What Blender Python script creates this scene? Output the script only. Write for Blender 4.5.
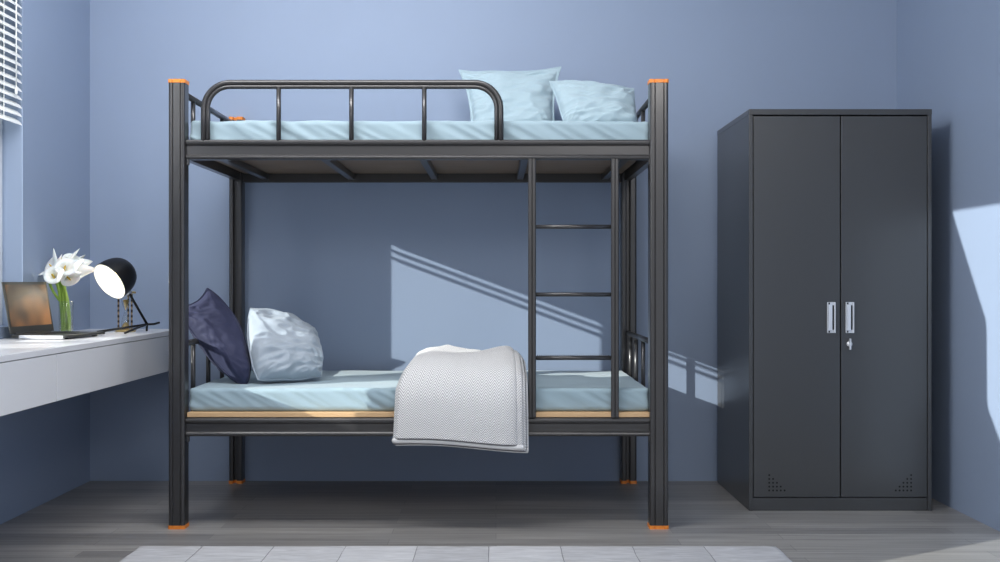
import bpy, bmesh, math, random
from mathutils import Vector, Matrix, noise, Quaternion
random.seed(7)
for o in list(bpy.data.objects): bpy.data.objects.remove(o)
S = bpy.context.scene
C = S.collection
V = Vector
PI = math.pi

# ------------------------------------------------------------------ camera
cam_d = bpy.data.cameras.new('camera'); cam = bpy.data.objects.new('camera', cam_d); C.objects.link(cam)
cam.location = (0, 0, 0.98); cam.rotation_euler = (PI/2, 0, 0)
cam_d.sensor_width = 36; cam_d.lens = 36; cam_d.shift_x = 0.004; cam_d.shift_y = 0.002; cam_d.clip_start = 0.05
S.camera = cam
# ------------------------------------------------------------------ world, sun, lights, exposure
S.view_settings.view_transform = 'Standard'; S.view_settings.look = 'None'
S.view_settings.gamma = 1; S.view_settings.use_curve_mapping = False
S.view_settings.exposure = 0.0
w = bpy.data.worlds.new('daylight'); S.world = w; w.use_nodes = True
bg = w.node_tree.nodes['Background']; bg.inputs[0].default_value = (0.93, 0.96, 1.0, 1); bg.inputs[1].default_value = 0.82
SUN_DIR = V((2.12, 1.0, -0.787)).normalized()
sd = bpy.data.lights.new('sun', 'SUN'); sd.energy = 6.4; sd.angle = math.radians(0.25); sd.color = (1.0, 0.97, 0.92)
sun = bpy.data.objects.new('sun', sd); C.objects.link(sun)
sun.rotation_euler = SUN_DIR.to_track_quat('-Z', 'Y').to_euler()
def area(name, loc, aim, sx, sy, e, col):
    l = bpy.data.lights.new(name, 'AREA'); l.shape = 'RECTANGLE'; l.size = sx; l.size_y = sy; l.energy = e; l.color = col
    o = bpy.data.objects.new(name, l); C.objects.link(o); o.location = loc
    o.rotation_euler = (V(aim)-V(loc)).to_track_quat('-Z', 'Y').to_euler()
    return o
area('ceiling_light', (-0.75, 3.2, 2.82), (-0.6, 4.6, 1.0), 2.0, 0.5, 56, (1.0, 0.99, 0.98))
area('front_fill_light', (0.9, 0.6, 2.82), (1.2, 4.3, 0.9), 1.0, 1.0, 38, (1.0, 0.975, 0.94))  # added fill out of view, brightens wardrobe front, floor and rug
area('window_skylight', (-2.35, 2.0, 1.75), (1.0, 3.9, 1.2), 1.1, 1.6, 55, (0.95, 0.97, 1.0))

# ------------------------------------------------------------------ materials
def srgb(r, g, b):
    f = lambda c: (c/255/12.92) if c/255 <= 0.04045 else ((c/255+0.055)/1.055)**2.4
    return (f(r), f(g), f(b), 1)
def mat(name, col, rough=0.5, metal=0.0, bump=0.0, bscale=200, spec=0.5, sheen=0, var=0.0, emit=None, coat=0):
    m = bpy.data.materials.new(name); m.use_nodes = True
    nt = m.node_tree; b = nt.nodes['Principled BSDF']
    b.inputs['Base Color'].default_value = col; b.inputs['Roughness'].default_value = rough
    b.inputs['Metallic'].default_value = metal; b.inputs['Specular IOR Level'].default_value = spec
    if coat: b.inputs['Coat Weight'].default_value = coat; b.inputs['Coat Roughness'].default_value = 0.15
    if sheen: b.inputs['Sheen Weight'].default_value = sheen
    if emit: b.inputs['Emission Color'].default_value = col; b.inputs['Emission Strength'].default_value = emit
    tc = nt.nodes.new('ShaderNodeTexCoord')
    n = nt.nodes.new('ShaderNodeTexNoise'); n.inputs['Scale'].default_value = bscale; n.inputs['Detail'].default_value = 4
    nt.links.new(tc.outputs['Object'], n.inputs['Vector'])
    if bump:
        bp = nt.nodes.new('ShaderNodeBump'); bp.inputs['Strength'].default_value = bump; bp.inputs['Distance'].default_value = 0.002
        nt.links.new(n.outputs[0], bp.inputs['Height']); nt.links.new(bp.outputs[0], b.inputs['Normal'])
    if var:
        n2 = nt.nodes.new('ShaderNodeTexNoise'); n2.inputs['Scale'].default_value = 3.0
        nt.links.new(tc.outputs['Object'], n2.inputs['Vector'])
        mx = nt.nodes.new('ShaderNodeMix'); mx.data_type = 'RGBA'
        mx.inputs[6].default_value = tuple(c*(1-var) for c in col[:3])+(1,); mx.inputs[7].default_value = tuple(min(1, c*(1+var)) for c in col[:3])+(1,)
        nt.links.new(n2.outputs[0], mx.inputs[0]); nt.links.new(mx.outputs[2], b.inputs['Base Color'])
    return m
M = {}
M['wall'] = mat('blue_wall_paint', srgb(144, 159, 184), 0.55, bump=0.05, bscale=120, var=0.02, spec=0.35)
M['ceiling'] = mat('white_ceiling_paint', srgb(225, 228, 232), 0.8)
M['white'] = mat('white_lacquer', srgb(240, 240, 243), 0.25, bump=0.01, bscale=40)
M['frame'] = mat('window_frame_white', srgb(215, 220, 225), 0.4)
M['blind'] = mat('blind_white', srgb(240, 242, 242), 0.4)
M['steel'] = mat('dark_grey_painted_steel', srgb(70, 69, 70), 0.32, metal=0.55, bump=0.03, bscale=300, coat=0.35)
M['locker'] = mat('charcoal_painted_steel', srgb(77, 78, 80), 0.31, metal=0.35, bump=0.02, bscale=350, coat=0.15)
M['recess_shade'] = mat('black_recess_shade', srgb(12, 12, 14), 0.8)  # black colour in place of the shade inside holes and recesses
M['orange'] = mat('orange_plastic', srgb(236, 140, 56), 0.4, var=0.08)
M['chrome'] = mat('satin_chrome', srgb(225, 228, 234), 0.25, metal=0.4)
M['chrome_pale'] = mat('pale_plastic_grip', srgb(215, 220, 230), 0.3, metal=0.1)
M['sheet'] = mat('pale_blue_sheet', srgb(150, 172, 183), 0.75, bump=0.12, bscale=500, sheen=0.2, var=0.02)
M['pillow'] = mat('pale_blue_pillowcase', srgb(164, 185, 195), 0.75, bump=0.12, bscale=500, sheen=0.2, var=0.02)
M['navy'] = mat('navy_cotton', srgb(42, 46, 76), 0.75, bump=0.15, bscale=500, sheen=0.05, var=0.05)
M['silver'] = mat('silver_grey_satin', srgb(160, 171, 183), 0.6, bump=0.2, bscale=420, sheen=0.2, var=0.06)
M['black'] = mat('matt_black_metal', srgb(22, 22, 25), 0.45, metal=0.2)
M['petal'] = mat('white_petal', srgb(250, 250, 245), 0.5)
M['petal'].node_tree.nodes['Principled BSDF'].inputs['Subsurface Weight'].default_value = 0.15
M['stem'] = mat('green_stem', srgb(150, 185, 75), 0.5, var=0.25)
M['yellow'] = mat('yellow_spadix', srgb(225, 190, 60), 0.6)
M['brass'] = mat('brass', srgb(222, 192, 130), 0.35, metal=0.5, var=0.1)
M['laptop'] = mat('laptop_grey', srgb(74, 74, 72), 0.4, metal=0.5, var=0.05)
M['laptop_edge'] = mat('laptop_bright_edge', srgb(225, 225, 228), 0.3, metal=0.4)
M['keys'] = mat('laptop_keys', srgb(28, 28, 30), 0.6)
M['shadow_curtain'] = mat('shadow_curtain_grey', srgb(150, 155, 165), 0.9)
M['sun_blocker'] = mat('sun_blocker_grey', srgb(95, 98, 102), 0.9)
M['shade_inner'] = mat('lamp_white_enamel', srgb(245, 245, 242), 0.4)
M['bulb'] = mat('lamp_bulb', (1.0, 0.85, 0.45, 1), 0.4, emit=3.0)
M['tan'] = mat('tan_board_wood', srgb(206, 170, 128), 0.5, bump=0.1, bscale=60, var=0.08)
M['edging'] = mat('dark_grey_edging', srgb(92, 92, 96), 0.8)

def nodes(m):
    nt = m.node_tree; return nt, nt.nodes['Principled BSDF'], (lambda t, **k: _mk(nt, t, k))
def _mk(nt, t, k):
    n = nt.nodes.new(t)
    for a, v in k.items(): setattr(n, a, v)
    return n
def math_n(nt, op, a, b=None):
    n = nt.nodes.new('ShaderNodeMath'); n.operation = op
    for i, v in enumerate((a, b)):
        if v is None: continue
        if isinstance(v, (int, float)): n.inputs[i].default_value = v
        else: nt.links.new(v, n.inputs[i])
    return n.outputs[0]

# grey plank floor: long boards running along X
def floor_mat():
    m = mat('grey_wood_planks', srgb(112, 111, 113), 0.35)
    nt, b, N = nodes(m); L = nt.links.new
    tc = N('ShaderNodeTexCoord')
    br = N('ShaderNodeTexBrick'); br.offset = 0.37; br.offset_frequency = 2
    br.inputs['Scale'].default_value = 1; br.inputs['Brick Width'].default_value = 1.1; br.inputs['Row Height'].default_value = 0.085
    br.inputs['Mortar Size'].default_value = 0.0012; br.inputs['Mortar Smooth'].default_value = 0.3; br.inputs['Bias'].default_value = 0
    br.inputs['Color1'].default_value = srgb(130, 128, 127); br.inputs['Color2'].default_value = srgb(160, 157, 154); br.inputs['Mortar'].default_value = srgb(112, 111, 110)
    L(tc.outputs['Object'], br.inputs['Vector'])
    mp = N('ShaderNodeMapping'); mp.inputs['Scale'].default_value = (1.3, 38, 1); L(tc.outputs['Object'], mp.inputs['Vector'])
    n = N('ShaderNodeTexNoise'); n.inputs['Scale'].default_value = 1.6; n.inputs['Detail'].default_value = 6; n.inputs['Distortion'].default_value = 0.4
    L(mp.outputs[0], n.inputs['Vector'])
    r = N('ShaderNodeValToRGB'); r.color_ramp.elements[0].position = 0.3; r.color_ramp.elements[0].color = (0.74, 0.74, 0.74, 1)
    r.color_ramp.elements[1].position = 0.7; r.color_ramp.elements[1].color = (1.2, 1.2, 1.2, 1)
    L(n.outputs[0], r.inputs[0])
    mx = N('ShaderNodeMix', data_type='RGBA', blend_type='MULTIPLY'); mx.inputs[0].default_value = 1
    L(br.outputs['Color'], mx.inputs[6]); L(r.outputs[0], mx.inputs[7]); L(mx.outputs[2], b.inputs['Base Color'])
    bp = N('ShaderNodeBump'); bp.inputs['Strength'].default_value = 0.15; bp.inputs['Distance'].default_value = 0.002
    L(n.outputs[0], bp.inputs['Height']); L(bp.outputs[0], b.inputs['Normal'])
    return m
M['floor'] = floor_mat()

def board_mat():
    m = mat('brown_bed_board', srgb(120, 100, 82), 0.6)
    nt, b, N = nodes(m); L = nt.links.new
    tc = N('ShaderNodeTexCoord'); mp = N('ShaderNodeMapping'); mp.inputs['Scale'].default_value = (1.5, 30, 30); L(tc.outputs['Object'], mp.inputs['Vector'])
    n = N('ShaderNodeTexNoise'); n.inputs['Scale'].default_value = 2; n.inputs['Detail'].default_value = 5; L(mp.outputs[0], n.inputs['Vector'])
    r = N('ShaderNodeValToRGB'); r.color_ramp.elements[0].color = srgb(96, 80, 68); r.color_ramp.elements[1].color = srgb(150, 128, 106)
    L(n.outputs[0], r.inputs[0]); L(r.outputs[0], b.inputs['Base Color'])
    return m
M['board'] = board_mat()

def rug_mat():
    m = mat('pale_grey_hide_patches', srgb(200, 200, 204), 0.85)
    nt, b, N = nodes(m); L = nt.links.new
    tc = N('ShaderNodeTexCoord')
    sx = N('ShaderNodeSeparateXYZ'); L(tc.outputs['Object'], sx.inputs[0])
    fx = math_n(nt, 'FLOOR', math_n(nt, 'DIVIDE', math_n(nt, 'SUBTRACT', sx.outputs[0], 0.234), 0.2637)); fy = math_n(nt, 'FLOOR', math_n(nt, 'DIVIDE', sx.outputs[1], 0.2637))
    cb = N('ShaderNodeCombineXYZ'); L(fx, cb.inputs[0]); L(fy, cb.inputs[1])
    wn = N('ShaderNodeTexWhiteNoise', noise_dimensions='2D'); L(cb.outputs[0], wn.inputs['Vector'])
    mp = N('ShaderNodeMapping'); mp.inputs['Scale'].default_value = (4, 26, 1); L(tc.outputs['Object'], mp.inputs['Vector'])
    n = N('ShaderNodeTexNoise'); n.inputs['Scale'].default_value = 2; n.inputs['Detail'].default_value = 7; n.inputs['Distortion'].default_value = 1.2; L(mp.outputs[0], n.inputs['Vector'])
    f = math_n(nt, 'ADD', math_n(nt, 'MULTIPLY', wn.outputs[0], 0.25), math_n(nt, 'MULTIPLY', n.outputs[0], 0.9))
    r = N('ShaderNodeValToRGB'); r.color_ramp.elements[0].position = 0.25; r.color_ramp.elements[0].color = srgb(166, 166, 170)
    r.color_ramp.elements[1].position = 0.85; r.color_ramp.elements[1].color = srgb(212, 212, 215)
    L(f, r.inputs[0]); L(r.outputs[0], b.inputs['Base Color'])
    bp = N('ShaderNodeBump'); bp.inputs['Strength'].default_value = 0.4; bp.inputs['Distance'].default_value = 0.003
    L(n.outputs[0], bp.inputs['Height']); L(bp.outputs[0], b.inputs['Normal'])
    return m
M['rug'] = rug_mat()
M['seam'] = mat('rug_seam_grey', srgb(135, 135, 139), 0.9)

def herringbone_mat():
    m = mat('herringbone_wool', srgb(205, 205, 208), 0.85, sheen=0.3)
    nt, b, N = nodes(m); L = nt.links.new
    uv = N('ShaderNodeUVMap'); sx = N('ShaderNodeSeparateXYZ'); L(uv.outputs[0], sx.inputs[0])
    tri = math_n(nt, 'PINGPONG', sx.outputs[0], 0.017)
    y = math_n(nt, 'ADD', sx.outputs[1], math_n(nt, 'MULTIPLY', tri, 1.1))
    s = math_n(nt, 'SINE', math_n(nt, 'MULTIPLY', y, 2*PI/0.0092))
    f = math_n(nt, 'ADD', math_n(nt, 'MULTIPLY', s, 0.5), 0.5)
    r = N('ShaderNodeValToRGB'); r.color_ramp.elements[0].position = 0.12; r.color_ramp.elements[0].color = srgb(166, 165, 167)
    r.color_ramp.elements[1].position = 0.6; r.color_ramp.elements[1].color = srgb(232, 231, 231)
    L(f, r.inputs[0]); L(r.outputs[0], b.inputs['Base Color'])
    bp = N('ShaderNodeBump'); bp.inputs['Strength'].default_value = 0.5; bp.inputs['Distance'].default_value = 0.002
    L(f, bp.inputs['Height']); L(bp.outputs[0], b.inputs['Normal'])
    return m
M['wool'] = herringbone_mat()

def striped_brass():
    m = mat('turned_brown_and_brass_post', srgb(150, 110, 60), 0.35, metal=0.4)
    nt, b, N = nodes(m); L = nt.links.new
    tc = N('ShaderNodeTexCoord'); wv = N('ShaderNodeTexWave'); wv.bands_direction = 'Z'; wv.inputs['Scale'].default_value = 13; wv.inputs['Distortion'].default_value = 3
    L(tc.outputs['Object'], wv.inputs['Vector'])
    r = N('ShaderNodeValToRGB'); r.color_ramp.elements[0].color = srgb(52, 38, 34); r.color_ramp.elements[1].color = srgb(190, 165, 130)
    L(wv.outputs[0], r.inputs[0]); L(r.outputs[0], b.inputs['Base Color'])
    return m
M['hourpost'] = striped_brass()

def screen_mat():
    m = mat('laptop_screen_picture', srgb(120, 85, 55), 0.38)
    nt, b, N = nodes(m); L = nt.links.new
    tc = N('ShaderNodeTexCoord'); n = N('ShaderNodeTexNoise'); n.inputs['Scale'].default_value = 7; n.inputs['Detail'].default_value = 1
    L(tc.outputs['Object'], n.inputs['Vector'])
    r = N('ShaderNodeValToRGB'); r.color_ramp.elements[0].position = 0.35; r.color_ramp.elements[0].color = srgb(70, 56, 46)
    r.color_ramp.elements[1].position = 0.66; r.color_ramp.elements[1].color = srgb(172, 120, 76)
    L(n.outputs[0], r.inputs[0]); L(r.outputs[0], b.inputs['Base Color']); L(r.outputs[0], b.inputs['Emission Color'])
    b.inputs['Emission Strength'].default_value = 0.12
    return m
M['screen'] = screen_mat()

def thin_glass(name, tint=(0.97, 0.99, 0.98, 1), refl=1.0):
    m = bpy.data.materials.new(name); m.use_nodes = True; nt = m.node_tree; nt.nodes.clear()
    out = nt.nodes.new('ShaderNodeOutputMaterial'); t = nt.nodes.new('ShaderNodeBsdfTransparent'); g = nt.nodes.new('ShaderNodeBsdfGlossy')
    g.inputs['Roughness'].default_value = 0.02; t.inputs[0].default_value = tint
    fr = nt.nodes.new('ShaderNodeLayerWeight'); fr.inputs[0].default_value = 0.5
    mx = nt.nodes.new('ShaderNodeMixShader'); mu = math_n(nt, 'MULTIPLY', math_n(nt, 'ADD', math_n(nt, 'MULTIPLY', math_n(nt, 'POWER', fr.outputs['Facing'], 3.0), 0.5), 0.04), refl)
    nt.links.new(mu, mx.inputs[0]); nt.links.new(t.outputs[0], mx.inputs[1]); nt.links.new(g.outputs[0], mx.inputs[2]); nt.links.new(mx.outputs[0], out.inputs[0])
    return m
M['pane'] = thin_glass('window_glass')
M['glass'] = thin_glass('vase_glass', (0.97, 0.985, 0.98, 1), 1.6)
M['water'] = thin_glass('vase_water', (0.97, 0.985, 0.97, 1), 0.8)

# ------------------------------------------------------------------ helpers
def box(bm, x0, x1, y0, y1, z0, z1):
    vs = [bm.verts.new(p) for p in ((x0,y0,z0),(x1,y0,z0),(x1,y1,z0),(x0,y1,z0),(x0,y0,z1),(x1,y0,z1),(x1,y1,z1),(x0,y1,z1))]
    for f in ((0,3,2,1),(4,5,6,7),(0,1,5,4),(1,2,6,5),(2,3,7,6),(3,0,4,7)): bm.faces.new([vs[i] for i in f])
    return vs
def obj(name, bm, m, parent=None, smooth=False, bevel=0, loc=None):
    bmesh.ops.recalc_face_normals(bm, faces=bm.faces[:])
    me = bpy.data.meshes.new(name)
    bm.to_mesh(me); bm.free()
    mats = m if isinstance(m, (list, tuple)) else [m]
    for k in mats: me.materials.append(k)
    o = bpy.data.objects.new(name, me); C.objects.link(o)
    if loc is not None:
        me.transform(Matrix.Translation(-V(loc))); o.location = loc
    if parent is not None:
        o.parent = parent; o.matrix_parent_inverse = Matrix.Identity(4)
        pw = world_loc(parent); me.transform(Matrix.Translation(-pw))
    if smooth: me.polygons.foreach_set('use_smooth', [True]*len(me.polygons))
    if bevel:
        b = o.modifiers.new('bevel', 'BEVEL'); b.width = bevel; b.segments = 3; b.limit_method = 'ANGLE'; b.angle_limit = 0.7
        b.harden_normals = True
        me.polygons.foreach_set('use_smooth', [True]*len(me.polygons))
    return o
def world_loc(o):
    v = V(o.location)
    while o.parent: o = o.parent; v += o.location
    return v
def tag(o, label=None, cat=None, group=None, kind=None):
    if label: o['label'] = label
    if cat: o['category'] = cat
    if group: o['group'] = group
    if kind: o['kind'] = kind
    return o
def thing(name, label, cat, loc, group=None):
    o = bpy.data.objects.new(name, None); C.objects.link(o); o.location = loc; o.empty_display_size = 0.05
    return tag(o, label, cat, group)
def struct(name, bm, m, **k):
    o = obj(name, bm, m, **k)
    if o.parent is None: o['kind'] = 'structure'
    return o
def B(*boxes):
    bm = bmesh.new()
    for b in boxes: box(bm, *b)
    return bm
def frames(pts, closed=False):
    n = len(pts); T = []
    for i in range(n):
        if closed: t = pts[(i+1) % n]-pts[i-1]
        else: t = pts[min(i+1, n-1)]-pts[max(i-1, 0)]
        T.append(t.normalized())
    up = V((0,0,1)) if abs(T[0].z) < 0.9 else V((0,1,0))
    nrm = (up - T[0]*up.dot(T[0])).normalized(); out = []
    for i in range(n):
        nrm = (nrm - T[i]*nrm.dot(T[i])).normalized()
        out.append((T[i], nrm, T[i].cross(nrm)))
    return out
def tube(bm, pts, r, seg=12, closed=False, caps=True, flat=1.0):
    pts = [V(p) for p in pts]; fr = frames(pts, closed); rings = []
    for i, p in enumerate(pts):
        ri = r[i] if isinstance(r, (list, tuple)) else r
        t, a, b = fr[i]
        rings.append([bm.verts.new(p + (a*math.cos(k*2*PI/seg) + b*math.sin(k*2*PI/seg)*flat)*ri) for k in range(seg)])
    n = len(rings)
    for i in range(n if closed else n-1):
        A, Bq = rings[i], rings[(i+1) % n]
        for k in range(seg): bm.faces.new((A[k], A[(k+1) % seg], Bq[(k+1) % seg], Bq[k]))
    if caps and not closed: bm.faces.new(rings[0][::-1]); bm.faces.new(rings[-1])
    return rings
def lathe(bm, prof, centre, axis=V((0,0,1)), seg=32, cap=(False, False)):
    q = V((0,0,1)).rotation_difference(axis); rings = []
    for r, h in prof:
        rings.append([bm.verts.new(V(centre)+q @ V((r*math.cos(2*PI*k/seg), r*math.sin(2*PI*k/seg), h))) for k in range(seg)])
    for A, Bq in zip(rings, rings[1:]):
        for k in range(seg): bm.faces.new((A[k], A[(k+1) % seg], Bq[(k+1) % seg], Bq[k]))
    if cap[0]: bm.faces.new(rings[0][::-1])
    if cap[1]: bm.faces.new(rings[-1])
def extrude(bm, prof, a, b, axis):
    """closed 2-D profile swept from a to b along an axis; prof in the two other axes (order x,y,z)"""
    def P(u, v, t): return {'X': (t,u,v), 'Y': (u,t,v), 'Z': (u,v,t)}[axis]
    A = [bm.verts.new(P(u, v, a)) for u, v in prof]; Bq = [bm.verts.new(P(u, v, b)) for u, v in prof]
    n = len(prof)
    for k in range(n): bm.faces.new((A[k], A[(k+1) % n], Bq[(k+1) % n], Bq[k]))
    bm.faces.new(A[::-1]); bm.faces.new(Bq)
def arc(cx, cy, r, a0, a1, n=5):
    return [(cx+r*math.cos(math.radians(a0+(a1-a0)*i/n)), cy+r*math.sin(math.radians(a0+(a1-a0)*i/n))) for i in range(n+1)]
def rounded_grid_box(bm, x0, x1, y0, y1, z0, z1, r, nx, ny, nz, disp):
    lo = V((x0,y0,z0)); hi = V((x1,y1,z1)); c = {}
    def vert(i, j, k):
        key = (i, j, k)
        if key in c: return c[key]
        p = V((x0+(x1-x0)*i/nx, y0+(y1-y0)*j/ny, z0+(z1-z0)*k/nz))
        q = V([min(max(p[a], lo[a]+r), hi[a]-r) for a in range(3)])
        d = p-q; nrm = d.normalized() if d.length > 1e-9 else V((0,0,1))
        p = q+nrm*r if d.length > 1e-9 else p
        c[key] = bm.verts.new(p+nrm*disp(p, nrm)); return c[key]
    for i in range(nx):
        for j in range(ny):
            bm.faces.new((vert(i,j,0), vert(i,j+1,0), vert(i+1,j+1,0), vert(i+1,j,0))); bm.faces.new((vert(i,j,nz), vert(i+1,j,nz), vert(i+1,j+1,nz), vert(i,j+1,nz)))
    for i in range(nx):
        for k in range(nz):
            bm.faces.new((vert(i,0,k), vert(i+1,0,k), vert(i+1,0,k+1), vert(i,0,k+1))); bm.faces.new((vert(i,ny,k), vert(i,ny,k+1), vert(i+1,ny,k+1), vert(i+1,ny,k)))
    for j in range(ny):
        for k in range(nz):
            bm.faces.new((vert(0,j,k), vert(0,j,k+1), vert(0,j+1,k+1), vert(0,j+1,k))); bm.faces.new((vert(nx,j,k), vert(nx,j+1,k), vert(nx,j+1,k+1), vert(nx,j,k+1)))

# ------------------------------------------------------------------ room shell
XL, XR, YB, YF, ZC = -2.01, 1.985, 4.95, -0.9, 2.9
struct('floor', B((XL-0.2, XR+0.2, YF, YB+0.2, -0.1, 0)), M['floor'])
struct('ceiling', B((XL-0.2, XR+0.2, YF, YB+0.2, ZC, ZC+0.1)), M['ceiling'])
struct('wall_back', B((XL-0.2, XR+0.2, YB, YB+0.2, 0, ZC)), M['wall'])
struct('wall_right', B((XR, XR+0.2, YF, YB, 0, ZC)), M['wall'])
W1 = (3.22, 4.246, 0.80, 2.45)     # first window opening: y0, y1, z0, z1
W2 = (1.25, 2.56, 0.45, 2.86)      # second window, out of frame on the left
xo = XL-0.13
def panel(y0, y1, z0, z1): return (xo, XL, y0, y1, z0, z1)
struct('wall_left', B(panel(YF, W2[0], 0, ZC), panel(W2[0], W2[1], 0, W2[2]), panel(W2[0], W2[1], W2[3], ZC), panel(W2[1], W1[0], 0, ZC),
    panel(W1[0], W1[1], 0, W1[2]), panel(W1[0], W1[1], W1[3], ZC), panel(W1[1], YB, 0, ZC)), M['wall'])
def window(name, W, mull):
    y0, y1, z0, z1 = W; fx0, fx1 = XL-0.125, XL-0.085; f = 0.04
    bl = [(fx0, fx1, y0, y0+f, z0, z1), (fx0, fx1, y1-f, y1, z0, z1), (fx0, fx1, y0+f, y1-f, z0, z0+f), (fx0, fx1, y0+f, y1-f, z1-f, z1)]
    for a, b in mull: bl.append((fx0, fx1, a, b, z0+f, z1-f))
    fr = struct(name, B(*bl), M['frame'], bevel=0.003)
    obj('pane', B((fx0+0.017, fx0+0.023, y0+f, y1-f, z0+f, z1-f)), M['pane'], fr)
    return fr
window('window_1', W1, [(3.567, 3.700)])
window('window_2', W2, [])

# awning added outside, unseen, to block the upper sun at the first window
t = thing('sun_blocker', 'added unseen grey awning on the outside wall above the desk window', 'sun_blocker', (XL-0.13, 3.73, 2.2))
bm = bmesh.new()
A0, A1 = V((XL-0.132, 0, 2.55)), V((XL-0.78, 0, 2.037))
for (ya, yb) in ((2.95, 7.2),):
    vs = []
    for off in (0, 0.02):
        for p, y in ((A0, ya), (A0, yb), (A1, yb), (A1, ya)): vs.append(bm.verts.new((p.x, y, p.z+off)))
    for f in ((0,3,2,1),(4,5,6,7),(0,1,5,4),(1,2,6,5),(2,3,7,6),(3,0,4,7)): bm.faces.new([vs[i] for i in f])
obj('blocker_sheet', bm, M['sun_blocker'], t)
bm = bmesh.new(); tube(bm, [(A1.x, 2.95, A1.z), (A1.x, 7.2, A1.z)], 0.015); obj('blocker_bar', bm, M['frame'], t, smooth=True)

# curtain added out of view; its edge shapes the sun patch opposite
t = thing('shadow_curtain', 'added unseen curtain swept aside at the second window', 'shadow_curtain', (XL+0.04, 2.3, 2.82))
edge = [(2.88, 2.54), (2.73, 2.47), (2.29, 2.18), (1.95, 2.175), (1.80, 2.05), (1.40, 1.98), (0.9, 1.9), (0.42, 1.86)]
def e_at(z):
    for (za, ya), (zb, yb) in zip(edge, edge[1:]):
        if zb <= z <= za: return ya+(yb-ya)*(za-z)/(za-zb)
    return edge[-1][1]
bm = bmesh.new(); nz, ny = 60, 40; rows = []
for i in range(nz+1):
    z = 2.875-i*(2.45/nz); y0 = e_at(z); rows.append([])
    for j in range(ny+1):
        y = y0+(2.68-y0)*j/ny
        rows[-1].append(bm.verts.new((XL+0.04+0.012*math.sin(j*1.5), y, z)))
for i in range(nz):
    for j in range(ny): bm.faces.new((rows[i][j], rows[i][j+1], rows[i+1][j+1], rows[i+1][j]))
o = obj('drape', bm, M['shadow_curtain'], t, smooth=True); s = o.modifiers.new('s', 'SOLIDIFY'); s.thickness = 0.003
bm = bmesh.new(); tube(bm, [(XL+0.04, 1.15, 2.880), (XL+0.04, 2.72, 2.880)], 0.012); obj('curtain_rod', bm, M['chrome'], t, smooth=True)

# venetian blind in the first window
t = thing('venetian_blind', 'white venetian blind lowered halfway in the window above the desk', 'blind', (-2.04, 3.73, 2.43))
bm = bmesh.new(); z = 1.665; ang = math.radians(24); sw = 0.074; zs = []
while z < 2.38: zs.append(z); z += 0.0352
for z in zs:
    prof = []
    for k in range(7):
        u = (k/6-0.5)*sw; c = 0.012*(1-(2*k/6-1)**2)
        prof.append((-2.040+u*math.cos(ang)+c*math.sin(ang), z-u*math.sin(ang)+c*math.cos(ang)))
    prof = prof+[(p[0], p[1]-0.0035) for p in prof[::-1]]
    extrude(bm, prof, 3.235, 4.232, 'Y')
obj('slats', bm, M['blind'], t)
obj('headrail', B((-2.075, -2.01, 3.235, 4.222, 2.385, 2.445)), M['blind'], t, bevel=0.003)
for y in (4.075, 3.40):
    bm = bmesh.new(); tube(bm, [(-2.005, y, 1.655), (-2.005, y, 2.39)], 0.0016, 6); obj('ladder_cord', bm, M['blind'], t)
bm = bmesh.new(); tube(bm, [(-1.998, 4.165, 1.80), (-1.998, 4.165, 2.39)], 0.003, 8)
lathe(bm, [(0.003, 0.0), (0.006, -0.012), (0.006, -0.03), (0.002, -0.036)], (-1.998, 4.165, 1.80), seg=10, cap=(True, True))
obj('tilt_wand', bm, M['blind'], t, smooth=True)

# ------------------------------------------------------------------ bunk bed
PX = [(-1.305, -1.240), (0.613, 0.687)]; YF0 = 3.98; PD = 0.062; YR1 = 4.945
bed = thing('bunk_bed', 'dark grey metal bunk bed with ladder and orange post caps', 'bunk bed', (-0.309, 4.46, 0))
def post_profile(xc, yc, w, d, flip):
    h, e, r = w/2, d/2, 0.009
    p = []
    # outer side (y = -e): two fine grooves
    p += arc(-h+r, -e+r, r, 180, 270)
    for g in (-0.45*h, 0.5*h): p += [(g-0.0025, -e), (g, -e+0.003), (g+0.0025, -e)]
    p += arc(h-r, -e+r, r, 270, 360)
    p += arc(h-r, e-r, r, 0, 90)
    gx = 0.10*h
    p += arc(gx+0.008+0.006, e-0.006, 0.006, 90, 180, 3)+[(gx+0.007, e-0.024), (gx-0.007, e-0.024)]+arc(gx-0.008-0.006, e-0.006, 0.006, 0, 90, 3)
    p += arc(-h+r, e-r, r, 90, 180)
    s = -1 if flip else 1
    return [(xc+s*x, yc+s*y) for x, y in p]
for (x0, x1) in PX:
    for rear in (0, 1):
        xc = (x0+x1)/2; yc = (YR1-PD/2) if rear else (YF0+PD/2)
        bm = bmesh.new(); extrude(bm, post_profile(xc, yc, x1-x0, PD, rear), 0.014, 1.778, 'Z')
        p = obj('post', bm, M['steel'], bed)
        for nm, za, zb in (('foot_cap', 0.0, 0.014), ('post_cap', 1.778, 1.792)):
            bm = bmesh.new(); extrude(bm, post_profile(xc, yc, x1-x0+0.004, PD+0.004, rear), za, zb, 'Z')
            obj(nm, bm, M['orange'], p)
def rail_prof(yc, z0, z1, sgn):
    # sgn -1: ribbed face toward -Y
    h = z1-z0
    p = []
    p += [(0.016, 0), (-0.012, 0)] + arc(-0.011, 0.009, 0.009, 250, 100, 6) + [(-0.010, 0.020), (-0.010, h-0.026)]
    p += arc(-0.009, h-0.013, 0.012, 250, 90, 7) + [(0.016, h)]
    return [(yc-sgn*a, z0+b) for a, b in p]
XI0, XI1 = -1.239, 0.621
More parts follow.
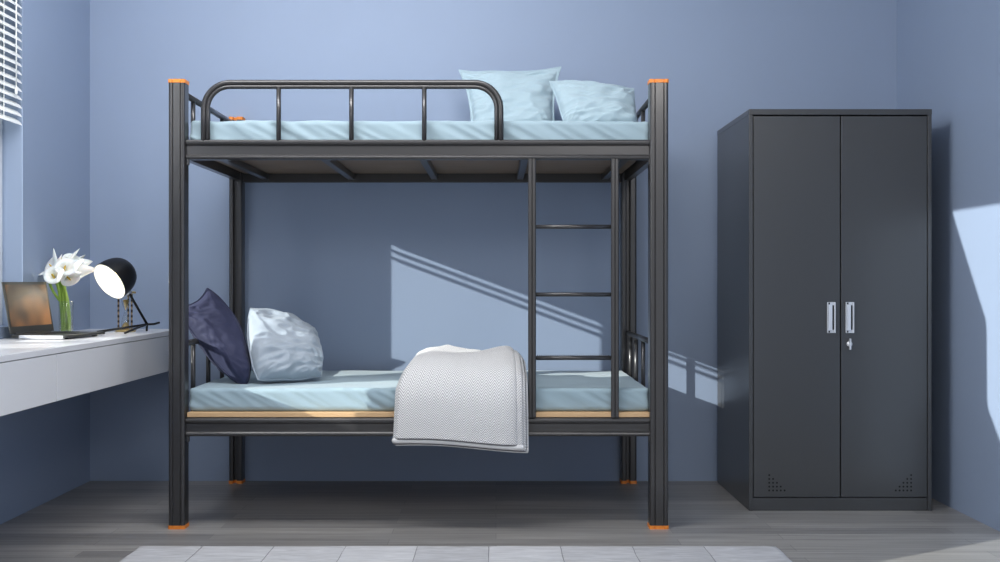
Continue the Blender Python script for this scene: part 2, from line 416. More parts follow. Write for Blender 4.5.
for z0, z1 in ((0.367, 0.443), (1.474, 1.555)):
    for yc, sg in ((4.012, -1), (4.915, 1)):
        bm = bmesh.new(); pr = rail_prof(yc, z0, z1, sg)
        extrude(bm, pr, XI0, XI1, 'X'); obj('side_rail', bm, M['steel'], bed)
    for xc, sg in ((-1.262, -1), (0.645, 1)):
        bm = bmesh.new(); extrude(bm, rail_prof(xc, z0+0.006, z1-0.004, sg), YF0+PD-0.002, YR1-PD+0.002, 'Y'); obj('end_rail', bm, M['steel'], bed)
    for xb in (-1.13, -0.71, -0.302, 0.118, 0.535):
        obj('support_bar', B((xb-0.016, xb+0.016, 4.02, 4.905, z0+0.012, z0+0.042)), M['steel'], bed, bevel=0.004)
# boards
obj('bed_board', B((-1.235, 0.617, 4.030, 4.897, 1.516, 1.53)), M['board'], bed, bevel=0.002)
obj('bed_board', B((-1.236, 0.617, 4.0, 4.90, 0.443, 0.462)), M['tan'], bed, bevel=0.002)
bed.children[-1]['label'] = 'tan wooden board edge under the lower mattress'
# end guards: a top bar with upright bars
for xc in (-1.263, 0.646):
    for zb, zt in ((0.439, 0.735), (1.545, 1.745)):
        bm = bmesh.new()
        tube(bm, [(xc, YF0+PD-0.004, zt), (xc, YR1-PD+0.004, zt)], 0.0125)
        g = obj('end_guard', bm, M['steel'], bed, smooth=True)
        for yb in (4.17, 4.39, 4.61, 4.80):
            bm = bmesh.new(); tube(bm, [(xc, yb, zb-0.002), (xc, yb, zt)], 0.0095, 10); obj('upright_bar', bm, M['steel'], g, smooth=True)
# front guard rail of the upper bunk
def loop_pts(inset, y):
    xa, xb, zt, z0, R = -1.170+inset, 0.019-inset, 1.782-inset, 1.545, 0.105-inset
    pts = [V((xa, y, z0)), V((xa, y, zt-R-0.03))]
    pts += [V((u, y, v)) for u, v in arc(xa+R, zt-R, R, 180, 90, 12)]
    pts += [V((u, y, v)) for u, v in arc(xb-R, zt-R, R, 90, 0, 12)]
    pts += [V((xb, y, zt-R-0.03)), V((xb, y, z0))]
    return pts
bm = bmesh.new()
tube(bm, loop_pts(0.0, 4.004), 0.0115, 14); tube(bm, loop_pts(0.0175, 4.002), 0.0085, 12)
gr = obj('guard_rail', bm, M['steel'], bed, smooth=True)
for px in (278.5, 351.3, 424.2):
    x = (px-496)*0.00400; bm = bmesh.new()
    tube(bm, [(x, 4.004, 1.546), (x, 4.004, 1.765)], 0.012, 12, flat=0.8); obj('upright_bar', bm, M['steel'], gr, smooth=True)
# ladder
for xa, xb in ((0.128, 0.160), (0.459, 0.491)):
    bm = bmesh.new(); xm = (xa+xb)/2
    prof = arc(xa+0.005, 3.994, 0.005, 90, 270)+[(xm-0.002, 3.989), (xm, 3.992), (xm+0.002, 3.989)]+arc(xb-0.005, 3.994, 0.005, -90, 90)
    prof = [(x, y if y < 3.996 else y) for x, y in prof] + [(xb-0.005, 4.012), (xa+0.005, 4.012)]
    extrude(bm, prof, 0.443, 1.476, 'Z'); obj('ladder_rail', bm, M['steel'], bed)
for i, z in enumerate((1.205, 0.934, 0.680)):
    bm = bmesh.new(); tube(bm, [(0.158, 4.001, z), (0.461, 4.001, z)], 0.0085, 12)
    if i == 2:
        for k in range(40): box(bm, 0.165+k*0.0073, 0.168+k*0.0073, 3.996, 4.006, z+0.006, z+0.0125)
    obj('ladder_rung', bm, M['steel'], bed, smooth=True)
# small welded hooks under the lower rail corners
for x in (-1.231, 0.613):
    for zt in (0.3668, 1.4738): obj('bracket', B((x-0.004, x+0.004, 3.992, 4.006, zt-0.022, zt)), M['steel'], bed, bevel=0.001)

# mattresses
def mattress(name, label, x0, x1, y0, y1, z0, z1, seed, amp):
    def disp(p, n):
        edge = min(1.0, max(0, (p.z-z0)/0.02))
        side = max(0, -n.y)+0.5*abs(n.x)
        a = noise.noise(V((p.x*13+p.z*24, seed, p.x*2.0)))
        ridge = (1-abs(a)*2.2)
        m2 = 0.5+0.5*noise.noise(V((p.x*1.7, seed+5, 0)))
        d = side*amp*max(ridge, -0.4)*m2*edge
        d += max(0, n.z)*0.0035*noise.noise(V((p.x*5+p.y*6, p.y*7, seed)))
        d += max(0, n.z)*0.004*max(0, 1-(p.y-y0)/0.12)*noise.noise(V((p.x*9+p.z*16+p.y*11, seed, p.x*2.0)))
        return d
    bm = bmesh.new(); rounded_grid_box(bm, x0, x1, y0, y1, z0, z1, 0.016, 230, 70, 16, disp)
    cx, cy = (x0+x1)/2, (y0+y1)/2
    o = obj(name, bm, M['sheet'], smooth=True, loc=(cx, cy, z0)); tag(o, label, 'mattress', 'mattresses of the bunk bed'); return o
mattress('mattress', 'pale blue covered mattress on the lower bunk', -1.235, 0.617, 4.026, 4.862, 0.4625, 0.556, 3.1, 0.013)
mattress('mattress', 'pale blue covered mattress on the upper bunk', -1.235, 0.617, 4.034, 4.862, 1.5305, 1.635, 9.4, 0.017)

# ------------------------------------------------------------------ pillows
def pillow(name, label, cat, group, m, centre, up, nrm, w, h, th, seed, pinch=0.10, wr=0.006, flange=0.0, slump=0.0, bend=0.0, piping=True, corners=None, rnd=0.0, bulge=(0, 0, 0, 0)):
    up = V(up).normalized(); nrm = V(nrm); nrm = (nrm-up*nrm.dot(up)).normalized(); wd = up.cross(nrm)
    c = V(centre)
    if corners:
        BL, BR, TL, TR = [V(q) for q in corners]; c = (BL+BR+TL+TR)/4
        nrm = (BR-BL+TR-TL).cross(TL-BL+TR-BR).normalized()
    n = 64; bm = bmesh.new(); grid = {}
    def outline(u, v):
        x = u*(1-pinch*(1-v*v)*abs(u)); y = v*(1-pinch*(1-u*u)*abs(v))
        y -= slump*(1-u*u)*max(0, v)**2
        x *= math.sqrt(1-rnd*v*v/2); y *= math.sqrt(1-rnd*u*u/2)
        x += max(0, u)*bulge[0]*(1-v*v)-max(0, -u)*bulge[1]*(1-v*v); y += max(0, v)*bulge[2]*(1-u*u)-max(0, -v)*bulge[3]*(1-u*u)
        return x*w/2, y*h/2
    def P(u, v, s):
        x, y = outline(u, v)
        q = max(0.0, (1-abs(u)**2.6))*max(0.0, (1-abs(v)**2.6))
        q = q**0.48
        if flange: q = (max(0, 1-(abs(u)/(1-flange))**2.6)*max(0, 1-(abs(v)/(1-flange))**2.6))**0.48 if abs(u) < 1-flange and abs(v) < 1-flange else 0
        b = (0.62+0.38*(0.5-0.5*v))
        d = th/2*q*b
        # wrinkles running out of the corners and the seams
        f = min(1.0, q*2.4)
        rad = math.atan2(v-math.copysign(1.05, v), u-math.copysign(1.05, u))
        dist = math.hypot(abs(u)-1.05, abs(v)-1.05)
        a = noise.noise(V((rad*4.5, dist*0.8, seed+s)))
        b2 = noise.noise(V((u*2.0+seed, v*2.0, seed*2+s)))
        b3 = noise.noise(V((u*1.6+v*2.8, v*5.5-u*1.5, seed*3+s)))
        d += f*wr*(1.2*(1-abs(a)*3)*math.exp(-dist*1.2)+1.7*b2+1.0*(1-3*abs(b3)))
        z = s*max(d, 0.0015)
        wob = 0.010*noise.noise(V((u*2.5, v*2.5, seed+9)))
        z += wob - bend*u*u
        if corners:
            a, e = x/(w/2)*0.5+0.5, y/(h/2)*0.5+0.5
            return BL*(1-a)*(1-e)+BR*a*(1-e)+TL*(1-a)*e+TR*a*e+nrm*z
        return c+wd*x+up*y+nrm*z
    for s in (1, -1):
        for i in range(n+1):
            for j in range(n+1):
                b_ = i in (0, n) or j in (0, n)
                if b_ and s == -1: grid[(i,j,s)] = grid[(i,j,1)]; continue
                u = math.sin((i/n-0.5)*PI)*0.35+(i/n*2-1)*0.65; v = math.sin((j/n-0.5)*PI)*0.35+(j/n*2-1)*0.65
                p = P(u, v, s) if not b_ else (P(u, v, 1)+P(u, v, -1))/2
                grid[(i,j,s)] = bm.verts.new(p)
    for s in (1, -1):
        for i in range(n):
            for j in range(n):
                q = [grid[(i,j,s)], grid[(i+1,j,s)], grid[(i+1,j+1,s)], grid[(i,j+1,s)]]
                bm.faces.new(q if s == 1 else q[::-1])
    rim = [grid[(i,0,1)].co.copy() for i in range(n)]+[grid[(n,j,1)].co.copy() for j in range(n)]+[grid[(i,n,1)].co.copy() for i in range(n,0,-1)]+[grid[(0,j,1)].co.copy() for j in range(n,0,-1)]
    o = obj(name, bm, m, smooth=True, loc=tuple(c)); tag(o, label, cat, group)
    if piping:
        bm = bmesh.new(); tube(bm, rim, 0.0032, 8, closed=True); obj('piping', bm, m, o, smooth=True)
    return o
lower = 'pillows at the head of the lower bunk'; upper = 'pillows on the upper bunk'
def P(px, py, y): return V(((px-496)*y/1000, y, 0.98+(283-py)*y/1000))
pillow('pillow', 'navy blue pillow leaning on the end guard of the lower bunk', 'pillow', lower, M['navy'],
    (0, 0, 0), (0, 0, 1), (0, -1, 0), 0.40, 0.42, 0.16, 1.3, pinch=0.03, wr=0.0035, flange=0.03, bulge=(0.95, -0.1, -0.12, 0.30),
    corners=(V((-1.200, 4.20, 0.665)), V((-1.045, 4.215, 0.566)), V((-1.36, 4.20, 0.875)), V((-1.255, 4.34, 0.955))))
pillow('pillow', 'crumpled silvery grey pillow leaning on the navy pillow', 'pillow', lower, M['silver'],
    (0, 0, 0), (0, 0, 1), (0, -1, 0), 0.35, 0.36, 0.18, 6.2, pinch=0.02, wr=0.0085, rnd=0.3, bulge=(0.05, 0.12, 0.1, 0),
    corners=(V((-1.000, 4.165, 0.566)), V((-0.745, 4.32, 0.570)), V((-1.080, 4.35, 0.885)), V((-0.80, 4.47, 0.785))))
pillow('pillow', 'large upright pale blue square pillow on the upper bunk', 'pillow', upper, M['pillow'],
    (0.052, 4.66, 1.785), (0.0, 0.22, 0.97), (0.06, -1, 0.2), 0.46, 0.42, 0.13, 11.7, pinch=0.10, wr=0.006, flange=0.05,
    corners=(P(471,138,4.58), P(556,138,4.58), P(459,70,4.72), P(561,67,4.70)))
pillow('pillow', 'smaller plump pale blue pillow right of the square one', 'pillow', upper, M['pillow'],
    (0.430, 4.46, 1.742), (-0.10, 0.34, 0.93), (0.10, -0.95, 0.4), 0.41, 0.31, 0.17, 4.5, pinch=0.06, wr=0.006, rnd=0.12,
    corners=(P(565,132,4.37), P(640,131,4.385), P(548,80,4.52), P(635,88,4.54)))

# ------------------------------------------------------------------ folded throw blanket over the lower mattress edge
bl = thing('throw_blanket', 'folded light grey herringbone throw draped over the lower bunk edge', 'blanket', (-0.15, 4.1, 0.556))
PATH = [V((0, 4.48, 0.575)), V((0, 4.43, 0.620)), V((0, 4.33, 0.640)), V((0, 4.20, 0.640)), V((0, 4.08, 0.620)), V((0, 4.00, 0.585)), V((0, 3.960, 0.530)), V((0, 3.947, 0.46)), V((0, 3.944, 0.39)), V((0, 3.942, 0.336))]
def path_at(t):
    x = t*(len(PATH)-1); i = min(int(x), len(PATH)-2); f = x-i
    p0 = PATH[max(i-1, 0)]; p1 = PATH[i]; p2 = PATH[i+1]; p3 = PATH[min(i+2, len(PATH)-1)]
    return 0.5*((2*p1)+(p2-p0)*f+(2*p0-5*p1+4*p2-p3)*f*f+(3*p1-p0-3*p2+p3)*f**3)
def throw_layer(k, off, xl, xr, t1, thick, mname='wool'):
    nu, ns = 90, 130; bm = bmesh.new(); uvl = bm.loops.layers.uv.new('UVMap'); g = {}; arcs = []
    pts = [path_at(t1*i/ns) for i in range(ns+1)]; s = 0
    for i, p in enumerate(pts):
        if i: s += (p-pts[i-1]).length
        arcs.append(s)
    for i, p in enumerate(pts):
        t = t1*i/ns; tan = (pts[min(i+1, ns)]-pts[max(i-1, 0)]).normalized(); nr = V((0, tan.z, -tan.y)) 
        if nr.z < 0 and i < ns*0.5: nr = -nr
        if i >= ns*0.5 and nr.y > 0: nr = -nr
        for j in range(nu+1):
            u = j/nu
            l = xl+0.012+0.135*max(0, 1-t*1.55)**1.1 - 0.014*min(1, t)**3; r = xr-0.012*max(0, 1-t*2)+0.006*t
            x = l+(r-l)*u
            edge = min(1, min(u, 1-u)*9)
            top = max(0, 1-t*2.1)
            cr = noise.noise(V((x*7, s*0+arcs[i]*7, 2.2)))*0.030*top+0.030*top*(1-3*abs(noise.noise(V((x*5+arcs[i]*4, arcs[i]*5-x*3, 7.7)))))
            wav = 0.004*noise.noise(V((x*6, arcs[i]*2.5, 3.0)))+0.003*noise.noise(V((x*9, 1.0, k*3.0)))*t*t
            edge_r = math.sqrt(max(0.0, 1-(1-edge)**2))
            q = p+nr*(off+cr+wav-(1-edge_r)*off*0.35)
            # lower hem wanders
            hem = 0.010*math.sin(u*4.0+0.6)+0.012*(u-0.5)*-1.0
            q = V((x, q.y, q.z+(hem-0.004)*t*t))
            k_ = min(1, max(0, (t-0.4)/0.4)); q.y = q.y + 0.01*(1-u)*k_*k_*(3-2*k_)
            g[(i,j)] = bm.verts.new(q)
    for i in range(ns):
        for j in range(nu):
            f = bm.faces.new((g[(i,j)], g[(i,j+1)], g[(i+1,j+1)], g[(i+1,j)]))
            for lp, (a, b) in zip(f.loops, ((i,j),(i,j+1),(i+1,j+1),(i+1,j))): lp[uvl].uv = (xl+(xr-xl)*b/nu+2, arcs[a]+2)
    rim = [g[(0,j)].co.copy() for j in range(nu)]+[g[(i,nu)].co.copy() for i in range(ns)]+[g[(ns,j)].co.copy() for j in range(nu,0,-1)]+[g[(i,0)].co.copy() for i in range(ns,0,-1)]
    o = obj('fold', bm, M[mname], bl, smooth=True)
    m = o.modifiers.new('s', 'SOLIDIFY'); m.thickness = thick; m.offset = 0
    return o, rim
layers = [(0, 0.010, -0.392, 0.118, 0.995, 0.011), (1, 0.024, -0.400, 0.110, 0.982, 0.011), (2, 0.038, -0.400, 0.099, 0.962, 0.011), (3, 0.052, -0.392, 0.076, 0.935, 0.011)]
for L_ in layers:
    o, rim = throw_layer(*L_)
    bm = bmesh.new(); tube(bm, rim, 0.0048 if L_[0] in (0, 3) else 0.0055, 8, closed=True)
    nb = 90; hem = rim[nb+130:nb+130+nb+1]
    if L_[0] in (0, 2): tube(bm, [p+V((0, 0.001, 0.004)) for p in hem], 0.0115, 10)
    e = obj('edging', bm, M['edging'] if L_[0] in (3, 1) else M['wool'], o, smooth=True)

# ------------------------------------------------------------------ wardrobe
WX0, WX1, WY0, WY1, WZ = 1.087, 1.875, 4.30, 4.915, 1.728
wd = thing('wardrobe', 'tall dark grey two-door metal wardrobe beside the bunk bed', 'wardrobe', ((WX0+WX1)/2, 4.6, 0))
T = 0.018
obj('side_panel', B((WX0+0.001, WX0+T, WY0, WY1, 0.0, WZ-0.024)), M['locker'], wd, bevel=0.002)
obj('side_panel', B((WX1-T, WX1-0.001, WY0, WY1, 0.0, WZ-0.024)), M['locker'], wd, bevel=0.002)
obj('top_panel', B((WX0, WX1, WY0-0.002, WY1, WZ-0.025, WZ)), M['locker'], wd, bevel=0.003)
obj('back_panel', B((WX0+T, WX1-T, WY1-0.01, WY1, 0.0, WZ-0.024)), M['locker'], wd)
obj('plinth', B((WX0+T, WX1-T, WY0+0.004, WY0+0.03, 0.0, 0.055)), M['locker'], wd, bevel=0.002)
obj('bottom_shelf', B((WX0+T, WX1-T, WY0+0.03, WY1-0.01, 0.035, 0.055)), M['locker'], wd)
DZ0, DZ1 = 0.059, 1.698; XM = (840.5-496)*0.0043
for side, (x0, x1) in enumerate(((WX0+T+0.003, XM-0.002), (XM+0.003, WX1-T-0.003))):
    d = obj('door', B((x0, x1, WY0+0.001, WY0+0.021, DZ0, DZ1)), M['locker'], wd, bevel=0.002)
    hx = (831-496)*0.0043 if side == 0 else (849.5-496)*0.0043; hz0, hz1 = 0.765, 0.898
    bm = B((hx-0.0175, hx+0.0175, WY0-0.004, WY0+0.002, hz0, hz0+0.014), (hx-0.0175, hx+0.0175, WY0-0.004, WY0+0.002, hz1-0.014, hz1),
           (hx-0.0175, hx-0.013, WY0-0.006, WY0+0.002, hz0, hz1), (hx+0.012, hx+0.0175, WY0-0.010, WY0+0.002, hz0, hz1))
    h = obj('handle', bm, M['chrome'], d, bevel=0.0015)
    h['label'] = 'bright chrome recessed handle'
    bm = bmesh.new(); zz = [hz0+0.014+i*(hz1-hz0-0.028)/12 for i in range(13)]; s_ = -1 if side == 0 else 0.15
    box(bm, hx-0.012, hx+0.004, WY0-0.008, WY0-0.001, hz0+0.012, hz1-0.012)
    hg = obj('handle_grip', bm, M['chrome_pale'], d, bevel=0.002)
    hr = obj('handle_recess_shade', B((hx+0.005, hx+0.0115, WY0-0.0006, WY0+0.001, hz0+0.014, hz1-0.014), (hx-0.012, hx-0.006, WY0-0.0046, WY0+0.001, hz0+0.002, hz0+0.010), (hx-0.012, hx-0.006, WY0-0.0046, WY0+0.001, hz1-0.010, hz1-0.002)), M['recess_shade'], d)  # flat black strips painted as the shade of the recess
    # ventilation holes: a right triangle of black discs painting their inner shade, in the lower outer corner
    bm = bmesh.new(); cx = (769.3-496)*0.0043 if side == 0 else (911.2-496)*0.0043; sg = 1 if side == 0 else -1
    for r_ in range(5):
        for c_ in range(5-r_):
            x = cx+sg*c_*0.0165; zc = 0.98-(490.5-283)*0.0043+r_*0.0165
            lathe(bm, [(0.0001, -0.0006), (0.0042, -0.0006), (0.0042, 0.001)], (x, WY0+0.001, zc), V((0,1,0)), 10)
    obj('ventilation_hole_shade', bm, M['recess_shade'], d)
    if side == 1:
        lx, lz = (849.3-496)*0.0043, 0.98-(344-283)*0.0043
        bm = bmesh.new(); lathe(bm, [(0.012, 0.001), (0.012, -0.005), (0.009, -0.008), (0.0001, -0.008)], (lx, WY0, lz), V((0,1,0)), 20)
        box(bm, lx-0.0035, lx+0.0035, WY0-0.016, WY0-0.004, lz-0.024, lz+0.024)
        k = obj('lock', bm, M['chrome'], d, bevel=0.001); k['label'] = 'chrome lock with key under the right handle'

# ------------------------------------------------------------------ wall-hung desk
DX, DZT, DZB, DY0 = -1.55, 0.753, 0.562, 2.72
dk = thing('desk', 'long white wall-mounted desk with flat drawer fronts', 'desk', (-1.78, 3.5, 0.562))
obj('desktop', B((XL, DX, DY0, YB, DZT-0.022, DZT)), M['white'], dk, bevel=0.002)
obj('carcass', B((XL, DX-0.022, DY0+0.004, YB, DZB+0.002, DZT-0.022)), M['white'], dk)
for y0, y1 in ((3.534, YB-0.002), (DY0+0.002, 3.527)):
    obj('drawer_front', B((DX-0.019, DX-0.0015, y0, y1, DZB, DZT-0.0245)), M['white'], dk, bevel=0.0015)

# ------------------------------------------------------------------ laptop
LZ = DZT
hA, hB = V((-1.955, 4.03, LZ)), V((-1.915, 4.335, LZ))   # hinge line
lt = thing('laptop', 'open dark grey laptop on the white desk below the window', 'laptop', tuple((hA+hB)/2))
ex = (hB-hA).normalized(); ed = V((ex.y, -ex.x, 0)); Wd = (hB-hA).length
def slab(bm, o, a, b, c, a0, a1, b0, b1, c0, c1):
    vs = [bm.verts.new(o+a*u+b*v+c*w_) for w_ in (c0, c1) for (u, v) in ((a0,b0),(a1,b0),(a1,b1),(a0,b1))]
    for f in ((0,3,2,1),(4,5,6,7),(0,1,5,4),(1,2,6,5),(2,3,7,6),(3,0,4,7)): bm.faces.new([vs[i] for i in f])
Zu = V((0,0,1))
bm = bmesh.new(); slab(bm, hA, ex, ed, Zu, 0, Wd, 0, 0.235, 0.006, 0.018); base = obj('base', bm, M['laptop'], lt, bevel=0.003)
bm = bmesh.new(); slab(bm, hA, ex, ed, Zu, -0.0015, 0.010, 0.035, 0.225, 0.003, 0.0165); e = obj('side_trim', bm, M['laptop_edge'], lt, bevel=0.001)
for a in (0.03, Wd-0.05):
    for b in (0.02, 0.2): bm = bmesh.new(); slab(bm, hA, ex, ed, Zu, a, a+0.02, b, b+0.015, 0, 0.007); obj('rubber_foot', bm, M['keys'], lt)
bm = bmesh.new()
for r_ in range(5):
    for c_ in range(13): slab(bm, hA, ex, ed, Zu, 0.022+c_*0.0205, 0.039+c_*0.0205, 0.035+r_*0.02, 0.051+r_*0.02, 0.0175, 0.0192)
obj('keyboard', bm, M['keys'], lt)
bm = bmesh.new(); slab(bm, hA, ex, ed, Zu, Wd/2-0.05, Wd/2+0.05, 0.155, 0.215, 0.0178, 0.0184); obj('trackpad', bm, M['keys'], lt)
su = (Zu*0.985-ed*0.17).normalized(); sn = ed*0.985+Zu*0.17; so = hA+Zu*0.02
bm = bmesh.new(); slab(bm, so, ex, su, sn, 0.0, Wd, 0.0, 0.215, -0.006, 0.0); lid = obj('lid', bm, M['laptop'], lt, bevel=0.002)
bm = bmesh.new(); slab(bm, so, ex, su, sn, 0.012, Wd-0.012, 0.030, 0.203, -0.001, 0.0008); sc = obj('screen', bm, M['screen'], lid); sc['label'] = 'screen with a blurred brown picture'
bm = bmesh.new(); tube(bm, [hA+ex*0.03+Zu*0.019, hB-ex*0.03+Zu*0.019], 0.006, 10); obj('hinge', bm, M['keys'], lt, smooth=True)

# ------------------------------------------------------------------ vase with calla lilies
vc = V((-1.905, 4.43, DZT))
vs_ = thing('vase', 'clear glass cylinder vase on the desk behind the laptop', 'vase', tuple(vc))
bm = bmesh.new(); lathe(bm, [(0.0001, 0.0), (0.029, 0.0), (0.030, 0.003), (0.031, 0.145), (0.030, 0.147), (0.0285, 0.145), (0.0275, 0.010), (0.0001, 0.009)], vc, seg=40)
obj('glass_body', bm, M['glass'], vs_, smooth=True)
bm = bmesh.new(); lathe(bm, [(0.0001, 0.0095), (0.027, 0.0100), (0.0272, 0.055), (0.0001, 0.055)], vc, seg=32); obj('water', bm, M['water'], vs_, smooth=True)
def lily(label, head, direction, size, foot, roll):
    """head: base of the flower; direction: the way the trumpet opens"""
    head, foot = V(head), V(foot); d = V(direction).normalized()
    t = thing('calla_lily', label, 'flower', tuple(foot), 'white calla lilies in the glass vase')
    bm = bmesh.new(); pts = []
    c1 = foot+V((0,0,(head.z-foot.z)*0.55)); c2 = head-d*0.06-V((0,0,0.02))
    for i in range(17):
        s = i/16; pts.append(foot*(1-s)**3+c1*3*s*(1-s)**2+c2*3*s*s*(1-s)+head*s**3)
    tube(bm, pts, [0.0050+0.0014*(i/16) for i in range(17)], 8); obj('stem', bm, M['stem'], t, smooth=True)
    q = V((0,0,1)).rotation_difference(d) @ Quaternion((0,0,1), roll)
    bm = bmesh.new(); na, nt_ = 28, 14; g = {}
    for i in range(nt_+1):
        s = i/nt_
        for j in range(na+1):
            a = -PI*1.06+2.12*PI*j/na; k = (0.5+0.5*math.cos(a))
            r = 0.005+0.010*s**0.6+0.024*s**3*(0.6+0.5*k)+0.0016*(j/na)
            tip = math.exp(-(a/0.42)**2)
            hgt = s*(0.062-0.022*(1-k))+s**3*0.034*tip
            flare = s**4*0.012*(0.4+tip)
            g[(i,j)] = bm.verts.new(head+q @ (V(((r+flare)*math.cos(a), (r)*math.sin(a), hgt-0.016*s**5*(1-tip)))*size))
    for i in range(nt_):
        for j in range(na): bm.faces.new((g[(i,j)], g[(i,j+1)], g[(i+1,j+1)], g[(i+1,j)]))
    o = obj('petal', bm, M['petal'], t, smooth=True); m = o.modifiers.new('s', 'SOLIDIFY'); m.thickness = 0.0012
    bm = bmesh.new(); tube(bm, [head+q @ V((0,0,z))*size for z in (0.004, 0.02, 0.036, 0.046)], [0.003*size, 0.0034*size, 0.003*size, 0.0012*size], 8)
    obj('spadix', bm, M['yellow'], t, smooth=True)
def P(px, py, y): return V(((px-496)*y/1000, y, 0.98+(283-py)*y/1000))
fl = [('calla lily standing upright at the left of the bunch', 51, 277, 4.41, (-0.05, -0.25, 1), 1.25, 0.3),
      ('topmost calla lily of the bunch', 62, 266, 4.46, (0.25, -0.2, 1), 1.25, 0.2),
      ('calla lily pointing right towards the desk lamp', 71, 268, 4.42, (1.0, -0.45, -0.02), 1.15, 1.3),
      ('calla lily at the upper right of the bunch', 66, 261, 4.46, (0.9, -0.3, 0.25), 1.2, 1.0),
      ('calla lily hanging lowest at the front left', 57, 275, 4.36, (0.15, -1, 0.35), 1.25, 0.0),
      ('calla lily drooping below the one pointing right', 69, 273, 4.39, (0.75, -0.7, -0.45), 1.15, 2.0),
      ('calla lily in the middle of the bunch', 66, 269, 4.37, (0.45, -0.7, 0.5), 1.3, 0.5),
      ('calla lily at the back of the bunch beside the topmost', 65, 264, 4.49, (0.5, 0.1, 0.9), 1.1, 0.0),
      ('calla lily with its mouth turned left over the laptop', 58, 268, 4.42, (-0.35, -0.8, 0.7), 1.15, 0.4)]
for i, (lab, px, py, y, d, sz, roll) in enumerate(fl):
    a = i*2.4; foot = vc+V((0.017*math.cos(a), 0.017*math.sin(a), 0.014))
    lily(lab, P(66+(px-66)*0.95-2.5, py+3, y), d, sz*0.92, foot, roll)

# ------------------------------------------------------------------ desk lamp
jt = V((-1.612, 4.62, DZT+0.036))
lp = thing('desk_lamp', 'black desk lamp with domed shade and thin tripod legs, switched on', 'lamp', (jt.x, jt.y, DZT))
ax = V((-0.46, -0.713, -0.52)).normalized()
mc = V((-1.740, 4.50, 0.986))       # centre of the mouth
dep = 0.125; R0 = 0.091
prof = [(R0*math.sqrt(max(0.0, 1-(1-k/16)**2.3))+0.0001, -dep+dep*(k/16)**1.25) for k in range(17)]
bm = bmesh.new(); lathe(bm, prof, mc, ax, 40); sh = obj('lamp_shade', bm, M['black'], lp, smooth=True)
bm = bmesh.new(); lathe(bm, [(max(0.0001, r*0.965-0.001), h+0.003) for r, h in prof[:-1]]+[(R0-0.004, 0.001), (R0, 0.0005)], mc, ax, 40); obj('shade_lining', bm, M['shade_inner'], sh, smooth=True)
bm = bmesh.new(); lathe(bm, [(0.0001, 0.0), (0.012, 0.0), (0.014, 0.03), (0.022, 0.055), (0.020, 0.072), (0.010, 0.084), (0.0001, 0.087)], mc-ax*0.115, ax, 20); obj('bulb', bm, M['bulb'], lp, smooth=True)
bm = bmesh.new(); neck = mc-ax*0.085+V((0, 0, -0.082)); hd = V((-1.690, 4.598, 0.938))
tube(bm, [jt, hd, mc-ax*0.122+V((0,0,-0.0))], 0.0058, 12); obj('stem', bm, M['black'], lp, smooth=True)
bm = bmesh.new(); lathe(bm, [(0.0001, -0.012), (0.011, -0.012), (0.011, 0.012), (0.0001, 0.012)], hd, V((0.2, 1, 0)), 16); obj('knuckle', bm, M['chrome'], lp, smooth=True)
for pts in ([jt, V((-1.70, 4.568, DZT+0.022)), V((-1.80, 4.510, DZT+0.006))], [jt, V((-1.625, 4.52, DZT+0.022)), V((-1.640, 4.42, DZT+0.006))], [jt, V((-1.59, 4.65, DZT+0.036)), V((-1.572, 4.67, DZT+0.042))], [jt, V((jt.x, jt.y-0.005, DZT+0.005))]):
    bm = bmesh.new(); tube(bm, pts, 0.0052, 10); obj('leg', bm, M['black'], lp, smooth=True)
ld = bpy.data.lights.new('lamp_light', 'POINT'); ld.energy = 0.45; ld.color = (1.0, 0.95, 0.86); ld.shadow_soft_size = 0.02
lo = bpy.data.objects.new('lamp_light', ld); C.objects.link(lo); lo.location = mc-ax*0.012

# ------------------------------------------------------------------ hourglass
hc = V((-1.735, 4.685, DZT))
hg = thing('hourglass', 'small brass hourglass with dark turned posts behind the lamp', 'hourglass', tuple(hc))
for z0 in (0, 0.178):
    bm = bmesh.new(); lathe(bm, [(0.0001, 0), (0.045, 0), (0.046, 0.004), (0.042, 0.010), (0.0001, 0.010)], hc+V((0,0,z0)), seg=32); obj('end_plate', bm, M['brass'], hg, smooth=True)
for a in (-0.25, PI+0.25, 1.57):
    bm = bmesh.new(); c = hc+V((0.032*math.cos(a), 0.032*math.sin(a), 0.010))
    lathe(bm, [(0.0045 if k % 4 else 0.0030, k*0.168/28) for k in range(29)], c, seg=12, cap=(True, True)); obj('turned_post', bm, M['hourpost'], hg, smooth=True)
bm = bmesh.new(); pr = []
for k in range(33):
    s = k/32; r = 0.003+0.019*abs(math.cos(s*PI))**0.8*min(1, 6*min(s, 1-s)+0.35); pr.append((r, 0.010+0.168*s))
lathe(bm, pr, hc, seg=24); obj('glass_bulbs', bm, M['glass'], hg, smooth=True)
bm = bmesh.new(); lathe(bm, [(0.0001, 0.0105), (0.0155, 0.011), (0.018, 0.022), (0.012, 0.036), (0.0001, 0.044)], hc, seg=20); obj('sand', bm, M['brass'], hg, smooth=True)
bm = bmesh.new(); lathe(bm, [(0.0015, 0.100), (0.007, 0.122), (0.013, 0.146), (0.0001, 0.150)], hc, seg=20); obj('sand', bm, M['brass'], hg, smooth=True)

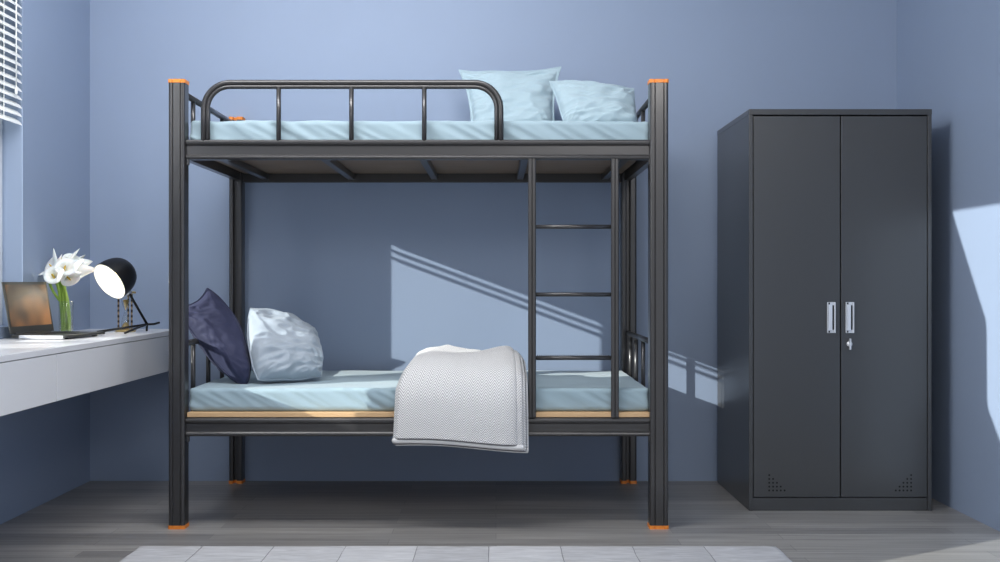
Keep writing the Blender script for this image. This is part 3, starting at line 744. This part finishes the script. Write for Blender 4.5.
# ------------------------------------------------------------------ rug
RX0, RX1, RY1, RY0, RH = -1.315, 1.032, 3.69, 2.11, 0.012
bm = bmesh.new(); nx, ny = 260, 120; g = {}; PX_ = 0.2637; SX0 = -1.081
def seamd(v, o, p): 
    q = (v-o)/p; return abs(q-round(q))*p
for i in range(nx+1):
    for j in range(ny+1):
        x = RX0+(RX1-RX0)*i/nx; s_ = j/ny; y = RY0+(RY1-RY0)*s_
        if j == ny: pass
        ww = 0.006*noise.noise(V((x*9, 1.0, 0)))*max(0, s_-0.97)/0.03
        zx = 0.007*noise.noise(V((y*9, 4.0, 0)))*(1 if i in (0, nx) else 0)
        d = min(seamd(x, SX0, PX_), seamd(y, RY1, PX_))
        z = RH*(0.75+0.25*min(1, d/0.012)) if 0 < i < nx and 0 < j < ny else RH*0.7
        z += 0.0012*noise.noise(V((x*5, y*5, 0)))
        g[(i,j)] = bm.verts.new((x+zx, y+ww, z))
for i in range(nx):
    for j in range(ny): bm.faces.new((g[(i,j)], g[(i+1,j)], g[(i+1,j+1)], g[(i,j+1)]))
rimv = [g[(i,0)] for i in range(nx)]+[g[(nx,j)] for j in range(ny)]+[g[(i,ny)] for i in range(nx,0,-1)]+[g[(0,j)] for j in range(ny,0,-1)]
low = [bm.verts.new((v.co.x, v.co.y, 0.0005)) for v in rimv]; n = len(low)
for k in range(n): bm.faces.new((rimv[k], low[k], low[(k+1) % n], rimv[(k+1) % n]))
bm.faces.new(low)
rug = obj('rug', bm, M['rug'], smooth=True, loc=((RX0+RX1)/2*0+RX0, RY1, 0)); tag(rug, 'pale grey patchwork hide rug on the floor in front of the bed', 'rug')
bm = bmesh.new()
for k in range(0, 8):
    x = SX0+PX_*k; tube(bm, [(x+0.004*noise.noise(V((0, yy*8, k))), yy, RH*0.78) for yy in [RY0+0.01+(RY1-RY0-0.02)*m_/40 for m_ in range(41)]], 0.0016, 6)
for k in range(1, 6):
    y = RY1-PX_*k; tube(bm, [(xx, y+0.003*noise.noise(V((xx*8, 0, k))), RH*0.78) for xx in [RX0+0.01+(RX1-RX0-0.02)*m_/60 for m_ in range(61)]], 0.0016, 6)
obj('seams', bm, M['seam'], rug)
